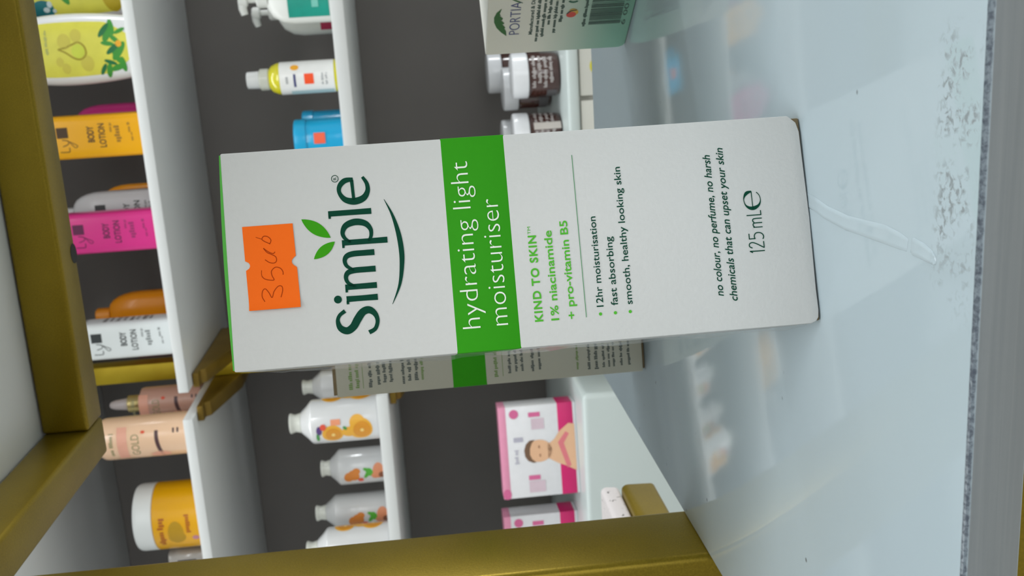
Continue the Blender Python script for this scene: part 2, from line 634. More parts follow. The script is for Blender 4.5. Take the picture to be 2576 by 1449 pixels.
A = [(-0.0441, 0.2600), (-0.0441, 0.2556), (-0.0454, 0.246), (-0.0458, 0.2333), (-0.0453, 0.2246), (-0.0446, 0.2139), (-0.0451, 0.2064), (-0.0457, 0.2030)]
B = [(-0.0478, 0.2600), (-0.0480, 0.255), (-0.0489, 0.2483), (-0.0496, 0.2352), (-0.0493, 0.2258), (-0.0490, 0.2140), (-0.0488, 0.2074), (-0.0486, 0.2036)]
ridge(A, B, 0.00032).build('paint_ridge', ENAMEL, low, smooth=60)
A = [(-0.0454, 0.2016), (-0.0450, 0.2005), (-0.0454, 0.196), (-0.0463, 0.1927), (-0.0473, 0.1914), (-0.0482, 0.1912)]
B = [(-0.0484, 0.2020), (-0.0489, 0.2008), (-0.0490, 0.1963), (-0.0491, 0.1930), (-0.0490, 0.1917), (-0.0487, 0.1913)]
ridge(A, B, 0.00034).build('paint_ridge', ENAMEL, low, smooth=60)
T = 0.0255
TZ0, TZ1 = 0.2957, 0.3212


def tube_box(name, x0, x1, y0, y1, z0, z1, parent=rk, bev=0.0022):
    return MB().box(x0, x1, y0, y1, z0, z1).build(name, GOLD, parent, bevel=bev, seg=3)


# posts stand at the middle of the shelf depth
for x0, x1 in ((XL - 0.040, XL - 0.0004), (XR + 0.0004, XR + 0.040)):
    tube_box('post', x0, x1, 0.3576, 0.3991, -S, 0.62, bev=0.0030)
# frame of the shelf above
for x0, x1 in ((XL - T + 0.003, XL), (XR, XR + T)):
    tube_box('side_rail', x0, x1, 0.168, 0.3570, TZ0, TZ1)
    tube_box('side_rail', x0, x1, 0.3997, 0.5885, TZ0, TZ1)
br_ = tube_box('back_rail', XL + 0.0002, XR - 0.0002, 0.5627, 0.5885, TZ0, TZ1)
hole = MB().lathe([(0.3, -0.0002), (1, -0.0002), (1, 0.0003), (0.3, 0.0006)], 0.0056, 0.0050, seg=20).build('bolt_hole', BLACK, br_, loc=(-0.1025, 0.5842, TZ0))
tube_box('front_rail', XL + 0.0002, XR - 0.0002, 0.168, 0.1935, TZ0, TZ1)
MB().box(XL - 0.022, XR + 0.022, 0.168, 0.589, TZ1 + 0.0006, TZ1 + 0.0125).build('upper_shelf', WHITE_PANEL, rk, bevel=0.0012)
# frame under the lower shelf
tube_box('front_rail', XL + 0.012, XR - 0.012, YF + 0.0045, YF + 0.030, -0.0385, -0.0128)
tube_box('back_rail', XL + 0.012, XR - 0.012, YB - 0.034, YB - 0.008, -0.0385, -0.0128)
for x0, x1 in ((XL + 0.0002, XL + 0.0115), (XR - 0.0115, XR - 0.0002)):
    tube_box('side_rail', x0, x1, YF + 0.02, YB - 0.008, -0.0385, -0.0128, bev=0.0015)

# neighbouring rack, a little lower, mostly hidden by the post
nk = empty('display_rack', (0, 0, S))
tag(nk, 'neighbouring gold rack with a chipped white shelf, showing behind the gold post', 'rack')


def round_end(x0, x1, y0, y1, z0, z1, r, name, material, parent, bev):
    """bar along y whose far end is rounded in profile"""
    poly = [(y0, z0), (y1 - r * 0.3, z0)] + [(y1 - r + r * math.cos(t), z1 - r + r * math.sin(t)) for t in [PI / 2 * k / 6 for k in range(7)]] + [(y0, z1)]
    n = len(poly)
    vs = [(x0, y, z) for y, z in poly] + [(x1, y, z) for y, z in poly]
    fs = [tuple(range(n)), tuple(range(2 * n - 1, n - 1, -1))] + [(i, (i + 1) % n, (i + 1) % n + n, i + n) for i in range(n)]
    return MB().add(vs, fs).build(name, material, parent, bevel=bev, seg=3)


round_end(-0.356, -0.3305, 0.30, 0.708, -0.0565, -0.0312, 0.006, 'side_rail', GOLD, nk, 0.0028)
CHIP = bpy.data.materials.new('chipped_white_paint')
CHIP.use_nodes = True
g_ = NG(CHIP)
tc_ = g_.n('ShaderNodeTexCoord').outputs['Object']
CHIP.node_tree.links.new(g_.mix(g_.ramp(g_.noise(tc_, 260, 4, 0.5), 0.63, 0.70), lin((206, 200, 200)), lin((70, 64, 64))), CHIP.node_tree.nodes['Principled BSDF'].inputs['Base Color'])
round_end(-1.15, -0.3350, 0.30, 0.716, -0.0308, -0.0170, 0.005, 'shelf_board', CHIP, nk, 0.003)
tube_box('post', -0.396, -0.3565, 0.46, 0.50, -S, -0.0312, nk)
tube_box('back_rail', -1.15, -0.3565, 0.668, 0.693, -0.0565, -0.0312, nk)
tube_box('post', -1.19, -1.1505, 0.46, 0.50, -S, -0.0170, nk)

# ------------------------------------------------------------------ the main carton
ANG = math.radians(17.77)
bx = empty('moisturiser_carton', (-0.0764, 0.2485, S + 0.0002), ANG)
tag(bx, 'white moisturiser carton with a wide green band and an orange price sticker, nearest the camera', 'carton')
MM = 0.001
W, H, D = 55.0 * MM, 150.0 * MM, 38.0 * MM


def arc(cx, cz, r, a0, a1, n=6):
    return [(cx + r * math.cos(a0 + (a1 - a0) * i / n), cz + r * math.sin(a0 + (a1 - a0) * i / n)) for i in range(n + 1)]


outline = [(0, H), (0, 2.6 * MM), (0.5 * MM, 1.2 * MM), (1.5 * MM, 0.5 * MM), (3.4 * MM, 0.25 * MM), (9 * MM, 0.35 * MM), (28 * MM, 0.05 * MM), (44 * MM, 0.35 * MM), (50.5 * MM, 0.45 * MM), (53.0 * MM, 1.1 * MM), (54.2 * MM, 2.4 * MM), (54.9 * MM, 3.2 * MM), (W, H)]
body = MB().prism(outline, 0, D).build('body', CARTON, bx, bevel=0.0004, seg=2)
MB().box(0.7 * MM, W - 0.7 * MM, 0.8 * MM, D - 0.8 * MM, 0.0, 4 * MM).build('torn_corner', CARD_BROWN, bx, bevel=0.0004)
# green tuck flap showing as a rim over the front edge, bowed up in the middle
rim = []
for i in range(13):
    u = 0.4 * MM + (W - 0.8 * MM) * i / 12
    b_ = 0.55 * MM * math.sin(PI * i / 12)
    rim.append((u, H + 0.30 * MM + b_))
flap = MB().prism([(W - 0.4 * MM, H - 0.2 * MM), (0.4 * MM, H - 0.2 * MM)] + rim, 0.35 * MM, D - 0.4 * MM).build('tuck_flap', mat('green_flap_ink', (66, 172, 40), 0.5), bx)
# the clear film that wraps the carton puckers along its left side
FILM = bpy.data.materials.new('clear_film')
FILM.use_nodes = True
fb = FILM.node_tree.nodes['Principled BSDF']
fb.inputs['Base Color'].default_value = (0.9, 0.93, 0.94, 1)
fb.inputs['Roughness'].default_value = 0.06
fb.inputs['Alpha'].default_value = 0.22
fg = NG(FILM)
ft = fg.n('ShaderNodeTexCoord').outputs['Object']
fbp = fg.n('ShaderNodeBump')
fbp.inputs['Strength'].default_value = 0.5
fbp.inputs['Distance'].default_value = 0.001
FILM.node_tree.links.new(fg.noise(ft, 150, 3), fbp.inputs['Height'])
FILM.node_tree.links.new(fbp.outputs[0], fb.inputs['Normal'])
vs, fs = [], []
rnd = random.Random(3)
NZ = 40
for j in range(NZ + 1):
    z = 3 * MM + (H - 7 * MM) * j / NZ
    for k in range(5):
        y = 0.4 * MM + (D - 1.2 * MM) * k / 4
        bul = 0.0 if k in (0, 4) else (0.6 + 0.35 * math.sin(j * 0.9 + k) + 0.3 * rnd.random()) * MM * (1 if j not in (0, NZ) else 0.1)
        vs.append((-0.15 * MM - bul, y, z))
for j in range(NZ):
    for k in range(4):
        fs.append((j * 5 + k, j * 5 + k + 1, (j + 1) * 5 + k + 1, (j + 1) * 5 + k))
film = MB().add(vs, fs).build('film_wrap', FILM, bx, smooth=180)

FP = flat(0.00008)


def mmap(u, z):
    return FP(u * MM, z * MM)


# green band: front and both sides
bandp = MB()
e = 0.00006
bandp.box(-e, W + e, -e, D + e, 78.2 * MM, 94.8 * MM)
bandp.build('green_band', BAND, bx, bevel=0.0004)


def pm(off=0.0):
    return lambda u, z: (u * MM, -0.00014 - off, z * MM)


P = Print(pm())
P.stroke([(13.0, 121.8, 1.0), (12.0, 123.2, 0.9), (10.6, 123.75, 1.0), (8.8, 123.2, 1.5), (8.0, 121.6, 1.8), (8.9, 120.0, 1.9), (10.7, 118.8, 2.0), (12.4, 117.4, 1.9), (12.8, 115.8, 1.8), (11.7, 114.4, 1.3), (9.9, 113.9, 1.0), (8.0, 114.6, 1.0), (7.15, 116.2, 1.1)])
P.stroke([(15.9, 113.4, 1.55), (15.9, 117.5, 1.4), (15.9, 121.2, 1.5)]).disc(16.0, 123.35, 0.98)
P.rect(14.6, 15.4, 120.6, 121.25)
P.stroke([(18.9, 113.4, 1.5), (18.9, 117.5, 1.4), (18.9, 121.3, 1.4)]).rect(17.6, 18.4, 120.7, 121.3)
P.stroke([(18.9, 118.6, 0.6), (19.9, 120.4, 0.9), (21.3, 120.95, 1.05), (22.5, 120.4, 1.3), (23.0, 118.8, 1.45), (23.05, 116, 1.45), (23.05, 113.4, 1.5)])
P.stroke([(23.05, 118.6, 0.6), (24.1, 120.4, 0.9), (25.5, 120.95, 1.05), (26.7, 120.4, 1.3), (27.2, 118.8, 1.45), (27.25, 116, 1.45), (27.25, 113.4, 1.5)])
P.stroke([(30.15, 109.9, 1.5), (30.15, 115, 1.4), (30.15, 121.3, 1.4)]).rect(28.85, 29.6, 120.7, 121.3)
P.stroke([(30.15, 119.0, 0.5), (31.3, 120.5, 0.9), (32.8, 120.95, 1.1), (34.5, 120.0, 1.5), (35.25, 117.6, 1.7), (34.7, 115.2, 1.5), (33.2, 113.95, 1.1), (31.5, 113.9, 0.9), (30.2, 114.6, 0.7)])
P.stroke([(37.75, 113.4, 1.5), (37.75, 118, 1.4), (37.75, 124.2, 1.4)]).rect(36.5, 37.3, 123.6, 124.2)
P.stroke([(40.9, 117.55, 0.8), (43.5, 117.65, 0.8), (45.9, 117.75, 0.9)])
P.stroke([(46.15, 117.4, 0.9), (45.9, 119.5, 1.35), (44.6, 120.85, 1.2), (42.9, 121.0, 1.0), (41.1, 119.7, 1.4), (40.5, 117.4, 1.75), (41.2, 115.1, 1.6), (42.9, 113.95, 1.2), (44.8, 114.0, 1.0), (46.6, 115.0, 0.75)])
P.stroke([(13.75, 109.85, 0.1), (18.5, 107.7, 0.7), (23.5, 106.75, 1.15), (27.5, 106.6, 1.3), (32, 107.1, 1.15), (36.5, 108.25, 0.65), (40.5, 110.0, 0.1)])
P.build('logo_lettering', DKGREEN, bx)
P = Print(pm())
P.ring(46.6, 121.9, 0.85, 0.16).text('R', 46.28, 46.95, 121.5, 0.8)
P.build('registered_mark', DKGREEN, bx)
P = Print(pm())
for a, b, k in (((36.88, 130.98), (31.7, 124.0), 1.5), ((26.6, 128.55), (30.65, 123.05), 1.25)):
    dx, dz = b[0] - a[0], b[1] - a[1]
    l = math.hypot(dx, dz)
    pts = []
    for sg in (1, -1):
        for i in range(13):
            t = i / 12 if sg > 0 else 1 - i / 12
            q = math.sin(PI * t) ** 0.85 * k * sg
            pts.append((a[0] + dx * t - dz / l * q, a[1] + dz * t + dx / l * q))
    P.poly(pts)
P.build('leaf_mark', LEAFGREEN, bx, each=True)
P = Print(pm(0.00006))
P.text('hydrating light', 6.0, 48.7, 88.15, 4.75, weight=-0.016)
P.text('moisturiser', 6.2, 38.6, 81.15, 4.75, weight=-0.016)
P.build('band_lettering', INKWHITE, bx, each=True)
P = Print(pm())
P.text('KIND TO SKIN', 6.3, 28.4, 72.3, 2.0, weight=0.028, spacing=1.15)
P.text('TM', 28.75, 30.7, 73.55, 0.75)
P.text('1% niacinamide', 6.3, 29.35, 68.2, 1.95, weight=0.015)
P.text('+ pro-vitamin B5', 6.3, 31.6, 63.95, 1.95, weight=0.015)
for z in (57.45, 53.6, 49.75):
    P.disc(6.96, z, 0.42)
P.build('green_lettering', LTGREEN, bx, each=True)
Print(pm()).rect(6.43, 48.44, 61.06, 61.24).build('rule_line', mat('rule_green_ink', (70, 140, 90), 0.5), bx)
P = Print(pm())
P.text('12hr moisturisation', 8.8, 32.1, 56.5, 1.75, weight=0.006)
P.text('fast absorbing', 8.9, 26.6, 52.75, 1.75, weight=0.006)
P.text('smooth, healthy looking skin', 8.85, 44.5, 48.95, 1.75, weight=0.006)
P.text('no colour, no perfume, no harsh', 9.0, 45.95, 25.05, 1.95, weight=0.008, shear=0.22)
P.text('chemicals that can upset your skin', 7.5, 47.6, 21.5, 1.95, weight=0.008, shear=0.22)
P.build('dark_green_lettering', DKGREEN, bx, each=True)
# tall thin volume figures
P = Print(pm())
wv = 0.26
P.stroke([(19.55, 16.2), (19.95, 16.95)], wv).stroke([(19.9, 13.0), (19.9, 15), (19.95, 16.95)], wv)
P.stroke([(20.75, 16.2), (21.2, 16.9), (21.9, 16.85), (22.2, 16.1), (21.8, 15.0), (21.1, 13.8), (20.7, 13.1)], wv).rect(20.6, 22.35, 12.95, 13.2)
P.rect(23.05, 24.55, 16.65, 16.9).rect(23.05, 23.3, 15.2, 16.9).stroke([(23.05, 15.25), (23.9, 15.4), (24.6, 14.9), (24.65, 13.9), (24.2, 13.15), (23.5, 12.95), (22.95, 13.2)], wv)
P.rect(26.0, 26.24, 12.95, 15.4).stroke([(26.1, 15.0), (26.6, 15.4), (27.1, 15.3), (27.25, 14.7), (27.25, 12.95)], wv).stroke([(27.25, 15.0), (27.75, 15.4), (28.25, 15.3), (28.4, 14.7), (28.4, 12.95)], wv)
P.rect(29.2, 29.45, 12.95, 16.9).rect(29.2, 30.5, 12.95, 13.2)
P.stroke([(30.95, 15.0, 0.22), (33, 15.02, 0.2), (35.55, 15.05, 0.24)])
P.stroke([(35.6, 15.0, 0.35), (35.2, 16.3, 0.85), (34.2, 17.05, 0.4), (33.2, 17.2, 0.2), (32.0, 16.8, 0.35), (31.25, 15.8, 0.8), (31.2, 14.6, 0.95), (31.9, 13.35, 0.55), (33.1, 12.8, 0.22), (34.4, 13.0, 0.2), (35.3, 13.7, 0.22)])
P.build('volume_lettering', DKGREEN, bx)

# orange price sticker: notched, its left end curling off the card
N = 44


def stick_y(u):
    k = max(0.0, (17.6 - u) / 3.2)
    return -0.00022 - 0.0011 * k * k


vs, fs = [], []
for i in range(N + 1):
    t = i / N
    u = 14.85 + 21.2 * t
    zb, zt_ = 132.55 + 0.65 * t, 145.2 + 0.5 * t
    d = abs(u - 26.4)
    if d < 1.15:
        zb += math.sqrt(1.15 ** 2 - d * d)
    d = abs(u - 26.2)
    if d < 1.1:
        zt_ -= math.sqrt(1.1 ** 2 - d * d)
    for k in range(5):
        vs.append((u * MM, stick_y(u), (zb + (zt_ - zb) * k / 4) * MM))
for i in range(N):
    for k in range(4):
        fs.append((i * 5 + k, (i + 1) * 5 + k, (i + 1) * 5 + k + 1, i * 5 + k + 1))
k0 = len(vs)
vs += [(x, y + 0.00009, z) for x, y, z in vs]
fs += [tuple(j + k0 for j in reversed(f)) for f in fs]
sticker = MB().add(vs, fs).build('price_sticker', ORANGE_STICKER, bx, smooth=180)
P = Print(lambda u, z: (u * MM, stick_y(u) - 0.00006, z * MM))
pw = 0.2
P.stroke([(16.9, 141.3), (18.2, 141.9), (19.6, 141.7), (20.1, 141.0), (19.1, 140.2), (17.8, 139.5), (19.3, 138.9), (20.5, 137.8), (20.4, 136.9), (19.3, 136.8), (17.7, 137.3)], pw)
P.stroke([(23.25, 141.6), (22.6, 141.0), (22.2, 139.8), (22.2, 138.7), (23.2, 139.1), (24.4, 139.2), (25.3, 138.2), (25.0, 137.0), (24.1, 136.4), (23.3, 136.4)], pw).stroke([(23.25, 141.6), (24.0, 141.7), (24.8, 141.6)], 0.16)
P.stroke([(27.4, 140.6), (26.6, 139.5), (26.4, 138.4), (26.9, 137.8), (27.9, 137.9), (28.6, 138.9), (29.2, 140.0), (30.3, 140.8)], pw)
P.stroke([(30.3, 140.8), (29.3, 139.6), (28.8, 138.5), (29.2, 138.0)], pw)
P.stroke([(31.3, 139.1), (32.0, 140.4), (32.6, 141.0), (33.3, 140.5), (33.1, 139.5), (32.2, 138.8), (31.2, 139.2)], pw).stroke([(32.6, 141.0), (33.2, 142.5)], 0.14)
P.build('handwritten_price', PEN, sticker, each=True)

# ------------------------------------------------------------------ the carton behind it
tb = empty('moisturiser_carton', (-0.1590, 0.4631, S + 0.0012), math.radians(9))
tag(tb, 'shaded white carton with small print and a green band, behind the sticker carton', 'carton')
TW, TH, TD = 0.055, 0.1458, 0.038
TCARD = mat('shade_darkened_card', (178, 176, 162), 0.55, noise=600, var=0.02)  # white card, its colour darkened for the shade behind the front carton
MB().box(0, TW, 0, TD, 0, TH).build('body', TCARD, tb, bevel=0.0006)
MB().box(0.0012, TW - 0.0012, 0.0015, TD - 0.001, -0.0010, 0.0).build('bottom_flap', CARD_BROWN, tb)
MB().prism([(0.001, TH - 0.0002), (TW - 0.001, TH - 0.0002), (TW - 0.001, TH + 0.0009), (0.001, TH + 0.0016)], 0.0006, TD - 0.001).build('tuck_flap', CARD_BROWN, tb)
MB().box(-e, TW + e, -e, TD + e, 0.0749, 0.0917).build('green_band', BAND, tb, bevel=0.0006)
P = Print(flat(0.0002))
Q = Print(flat(0.0002))
for z, u0, u1, hh, gr in ((138.3, 3.2, 22, 1.7, 1), (135.2, 3.8, 30, 1.7, 1), (129.2, 3.6, 40, 1.5, 0), (125.5, 4.6, 36, 1.5, 0), (122.5, 5.4, 40, 1.5, 0), (119.5, 5.4, 30, 1.5, 0), (113.8, 4.0, 44, 1.5, 0), (110.8, 5.2, 38, 1.5, 0), (107.6, 5.2, 42, 1.5, 0), (104.9, 5.2, 20, 1.4, 1),
                          (70.0, 3.4, 24, 1.5, 1), (63.5, 4.6, 34, 1.4, 0), (60.5, 5.2, 42, 1.4, 0), (57.5, 5.2, 30, 1.4, 0), (52.5, 4.6, 44, 1.4, 0), (49.2, 5.2, 26, 1.4, 0), (31.2, 3.6, 24, 1.1, 1), (25.4, 3.2, 46, 1.3, 0), (21.8, 3.0, 44, 1.6, 0), (18.4, 3.6, 46, 1.2, 0), (15.9, 3.6, 40, 1.2, 0), (13.6, 3.6, 44, 1.2, 0), (9.8, 3.8, 40, 1.3, 0), (6.2, 3.8, 36, 1.3, 0)):
    (Q if gr else P).smalltext(u0 * MM, u1 * MM, z * MM, hh * MM, seed=int(z * 10))
Q.rect(3.4 * MM, 48 * MM, 133.2 * MM, 133.4 * MM).rect(3.4 * MM, 48 * MM, 67.3 * MM, 67.5 * MM)
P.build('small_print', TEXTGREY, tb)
Q.build('green_small_print', mat('olive_green_ink', (110, 140, 70), 0.5), tb)

# ------------------------------------------------------------------ the low carton with the leaf mark
pb = empty('soap_carton', (-0.0073, 0.4890, S + 0.0002), math.radians(-55.1))
tag(pb, 'low pale green carton with a leaf mark and barcode, on the glossy shelf', 'carton')
PGRAD = gradient_card('green_fading_card', (236, 231, 218), (128, 176, 154), 0.004, 0.050)
PL, PD, PH = 0.098, 0.052, 0.0650
MB().prism([(0, PH), (0, 0.0028), (0.0012, 0.0006), (0.003, 0), (PL, 0), (PL, PH)], 0, PD).build('body', PGRAD, pb, bevel=0.0005)
MB().prism([(0.0004, PH - 0.0003), (PL - 0.0004, PH - 0.0003), (PL - 0.0004, PH + 0.0006), (0.0004, PH + 0.0004)], 0.0005, PD - 0.0005).build('tuck_flap', mat('white_flap_card', (238, 238, 232), 0.5), pb)
P = Print(pm())
P.poly([(14.4, 56.3), (17.5, 58.9), (21.0, 61.0), (25.0, 62.2), (28.6, 62.3), (32.0, 61.2), (34.6, 59.1), (31.0, 59.9), (29.6, 59.3), (29.9, 60.1), (27.6, 58.3), (26.4, 58.8), (26.9, 59.5), (24.0, 57.6), (23.4, 58.0), (23.6, 58.6), (20.8, 57.0), (20.4, 57.5), (18.0, 56.6)])
P.build('leaf_mark', mat('carton_leaf_green', (48, 104, 44), 0.5), pb)
P = Print(pm())
P.text('PORTIA', 15.2, 38.6, 50.6, 4.7, weight=-0.01)
P.build('name_lettering', mat('indigo_ink', (74, 78, 132), 0.5), pb, each=True)
P = Print(pm())
P.stroke([(37.7, 50.0, 0.2), (39.2, 52.6, 0.8), (41.2, 55.6, 0.2)])
P.build('slash_mark', mat('carton_leaf_green', (48, 104, 44), 0.5), pb)
P = Print(pm())
P.text('Manufactured & Distributed by:', 14.5, 56, 44.7, 1.6, weight=0.02)
for z, u0, u1, sd in ((42.0, 8.9, 60, 1), (39.5, 12.3, 58, 2), (37.1, 21.2, 50, 3), (34.4, 14.8, 56, 4), (31.8, 22.7, 48, 5), (21.0, 18.3, 54, 6)):
    P.smalltext(u0, u1, z, 1.5, seed=sd)
# barcode
rnd = random.Random(8)
u = 19.3
while u < 54:
    bw = rnd.choice((0.35, 0.35, 0.7, 1.05))
    P.rect(u, u + bw, 4.9, 19.4)
    u += bw + rnd.choice((0.35, 0.35, 0.7))
P.text('6 001 374', 18.0, 54, 2.6, 1.9)
P.build('small_print', mat('dark_teal_ink', (84, 102, 94), 0.7, spec=0.15), pb)
P = Print(pm())
P.disc(27.6, 28.0, 2.0, 2.2)
P.build('emblem_red', mat('emblem_red_ink', (214, 78, 66), 0.5), pb)
P = Print(pm(-0.00003))
P.disc(29.5, 27.0, 2.5, 1.9, rot=0.6)
P.build('emblem_yellow', mat('emblem_yellow_ink', (214, 170, 74), 0.5), pb)
P = Print(pm(0.00004))
P.stroke([(28.2, 30.0, 0.5), (30.2, 28.4, 0.7), (30.8, 25.8, 0.6)])
P.build('emblem_stripe', mat('emblem_dark_ink', (60, 66, 60), 0.5), pb)
P = Print(pm())
for k in range(3):
    P.ring(39.0, 27.8, 2.6, 1.0, 12, k * 2.094 + 0.2, k * 2.094 + 1.8)
P.build('recycling_ring', mat('recycle_green_ink', (40, 100, 74), 0.5), pb, each=True)

# ------------------------------------------------------------------ products on the wall shelves
LOTION = 'square lotion bottles on the upper wall shelf'
DARKINK = {'orange': (70, 44, 8), 'pink': (96, 18, 70), 'white': (52, 58, 60), 'grey': (50, 52, 54), 'amber': (70, 40, 6)}


def lotion(x, y, zsh, wd, dp, hb, colr, ink, label, text=True, rz=0.0, rough=0.28, sidetext=False, n=5.0, shoulder=0.03, capc=None):
    r = empty('lotion_bottle', (x, wy(x, y), S + zsh + 0.0004), rz)
    tag(r, label, 'bottle', LOTION)
    a, b = wd / 2, dp / 2
    mt = mat('plastic_%d_%d_%d' % colr, colr, rough, coat=0.1, noise=40, var=0.02, spec=0.35)
    hs = hb - shoulder
    prof = [(0.93, 0), (0.985, 0.002), (1, 0.006), (1, hs)]
    for k in range(1, 7):
        t = k / 6 * PI / 2
        prof.append((0.42 + 0.58 * math.cos(t), hs + shoulder * math.sin(t)))
    MB().lathe(prof, a, b, n, 56).build('body', mt, r)
    cm = mat('cap_%d_%d_%d' % (capc or colr), capc or colr, 0.35)
    MB().lathe([(0.98, 0), (1, 0.002), (1, 0.022), (0.9, 0.024)], a * 0.40, b * 0.62, 3.0, 32).build('cap', cm, r, loc=(0, 0, hb - 0.0004))
    if text:
        im = mat('print_' + ink, DARKINK[ink], 0.5)
        f = wrap(a, b, n)
        P = Print(f)
        k = wd / 0.066
        z0 = hb - 0.1875
        P.rect(0.0005 * k, 0.0165 * k, z0 + 0.132, z0 + 0.149, 4, 1)
        P.build('logo_block', im, r)
        P = Print(f)
        P.stroke([(-0.0205 * k, z0 + 0.147), (-0.0208 * k, z0 + 0.138), (-0.0200 * k, z0 + 0.133), (-0.014 * k, z0 + 0.1325)], 0.0013)
        P.stroke([(-0.012 * k, z0 + 0.142), (-0.009 * k, z0 + 0.134), (-0.004 * k, z0 + 0.133), (-0.002 * k, z0 + 0.142)], 0.0012)
        P.stroke([(-0.003 * k, z0 + 0.136), (-0.0075 * k, z0 + 0.127), (-0.012 * k, z0 + 0.120), (-0.0145 * k, z0 + 0.124), (-0.006 * k, z0 + 0.131)], 0.0010)
        P.build('logo_script', im, r)
        P = Print(f)
        P.text('BODY', -0.008 * k, 0.0165 * k, z0 + 0.0935, 0.0095, weight=0.03)
        P.text('LOTION', -0.0165 * k, 0.0195 * k, z0 + 0.0765, 0.0095, weight=0.02)
        P.build('lettering', im, r, each=True)
        P = Print(f)
        P.smalltext(0.006 * k, 0.020 * k, z0 + 0.066, 0.004, 1)
        P.smalltext(-0.010 * k, 0.017 * k, z0 + 0.0545, 0.008, 2)
        P.smalltext(0.004 * k, 0.020 * k, z0 + 0.038, 0.004, 3)
        P.smalltext(-0.009 * k, 0.004 * k, z0 + 0.0355, 0.003, 4)
        P.build('small_print', mat('faint_' + ink, tuple((c + d) // 2 for c, d in zip(DARKINK[ink], colr)), 0.5), r)
    if sidetext:
        P = Print(lambda u, z: (a + 0.0002, u, z))
        for q in range(4):
            z = hb - 0.062 - q * 0.021
            P.smalltext(-0.012, 0.012, z, 0.007, 20 + q).smalltext(-0.010, 0.012, z - 0.009, 0.005, 30 + q)
        P.smalltext(-0.006, 0.010, hb - 0.028, 0.007, 40)
        P.build('side_print', mat('print_side', (120, 112, 112), 0.5), r)
    return r


Z1, Z2, Z2L, ZB = 0.511, 0.2115, 0.199, -0.135
lotion(-0.1112, 1.680, Z1, 0.0668, 0.044, 0.178, (242, 174, 0), 'orange', 'bright orange-yellow lotion bottle with black print, between white bottle and pink bottle')
lotion(-0.2635, 1.680, Z1, 0.0653, 0.044, 0.178, (222, 52, 140), 'pink', 'bright pink lotion bottle with dark print')
lotion(-0.4432, 1.684, Z1, 0.0625, 0.052, 0.178, (236, 242, 243), 'white', 'white lotion bottle with black print on front and side, beside the gold upright', sidetext=True)
lotion(-0.1010, 1.775, Z1, 0.0680, 0.044, 0.140, (206, 52, 132), 'pink', 'magenta round-shouldered bottle peeping out behind the orange-yellow bottle', text=False, shoulder=0.045, n=2.8)
lotion(-0.2480, 1.755, Z1, 0.0800, 0.044, 0.162, (205, 206, 208), 'grey', 'pale grey round-shouldered bottle behind the pink bottle', shoulder=0.045, n=2.8)
lotion(-0.2480, 1.850, Z1, 0.0760, 0.044, 0.142, (232, 150, 20), 'amber', 'amber round-shouldered bottle at the back, behind the pale grey bottle', text=False, shoulder=0.045, n=2.8)
lotion(-0.4330, 1.790, Z1, 0.0860, 0.044, 0.142, (226, 140, 14), 'amber', 'amber round-shouldered bottle behind the white lotion bottle', text=False, shoulder=0.055, n=2.8)
lotion(-0.4800, 1.858, Z1, 0.0640, 0.044, 0.142, (158, 34, 96), 'pink', 'dark magenta bottle squeezed between white lotion bottle and gold upright', text=False, shoulder=0.02)


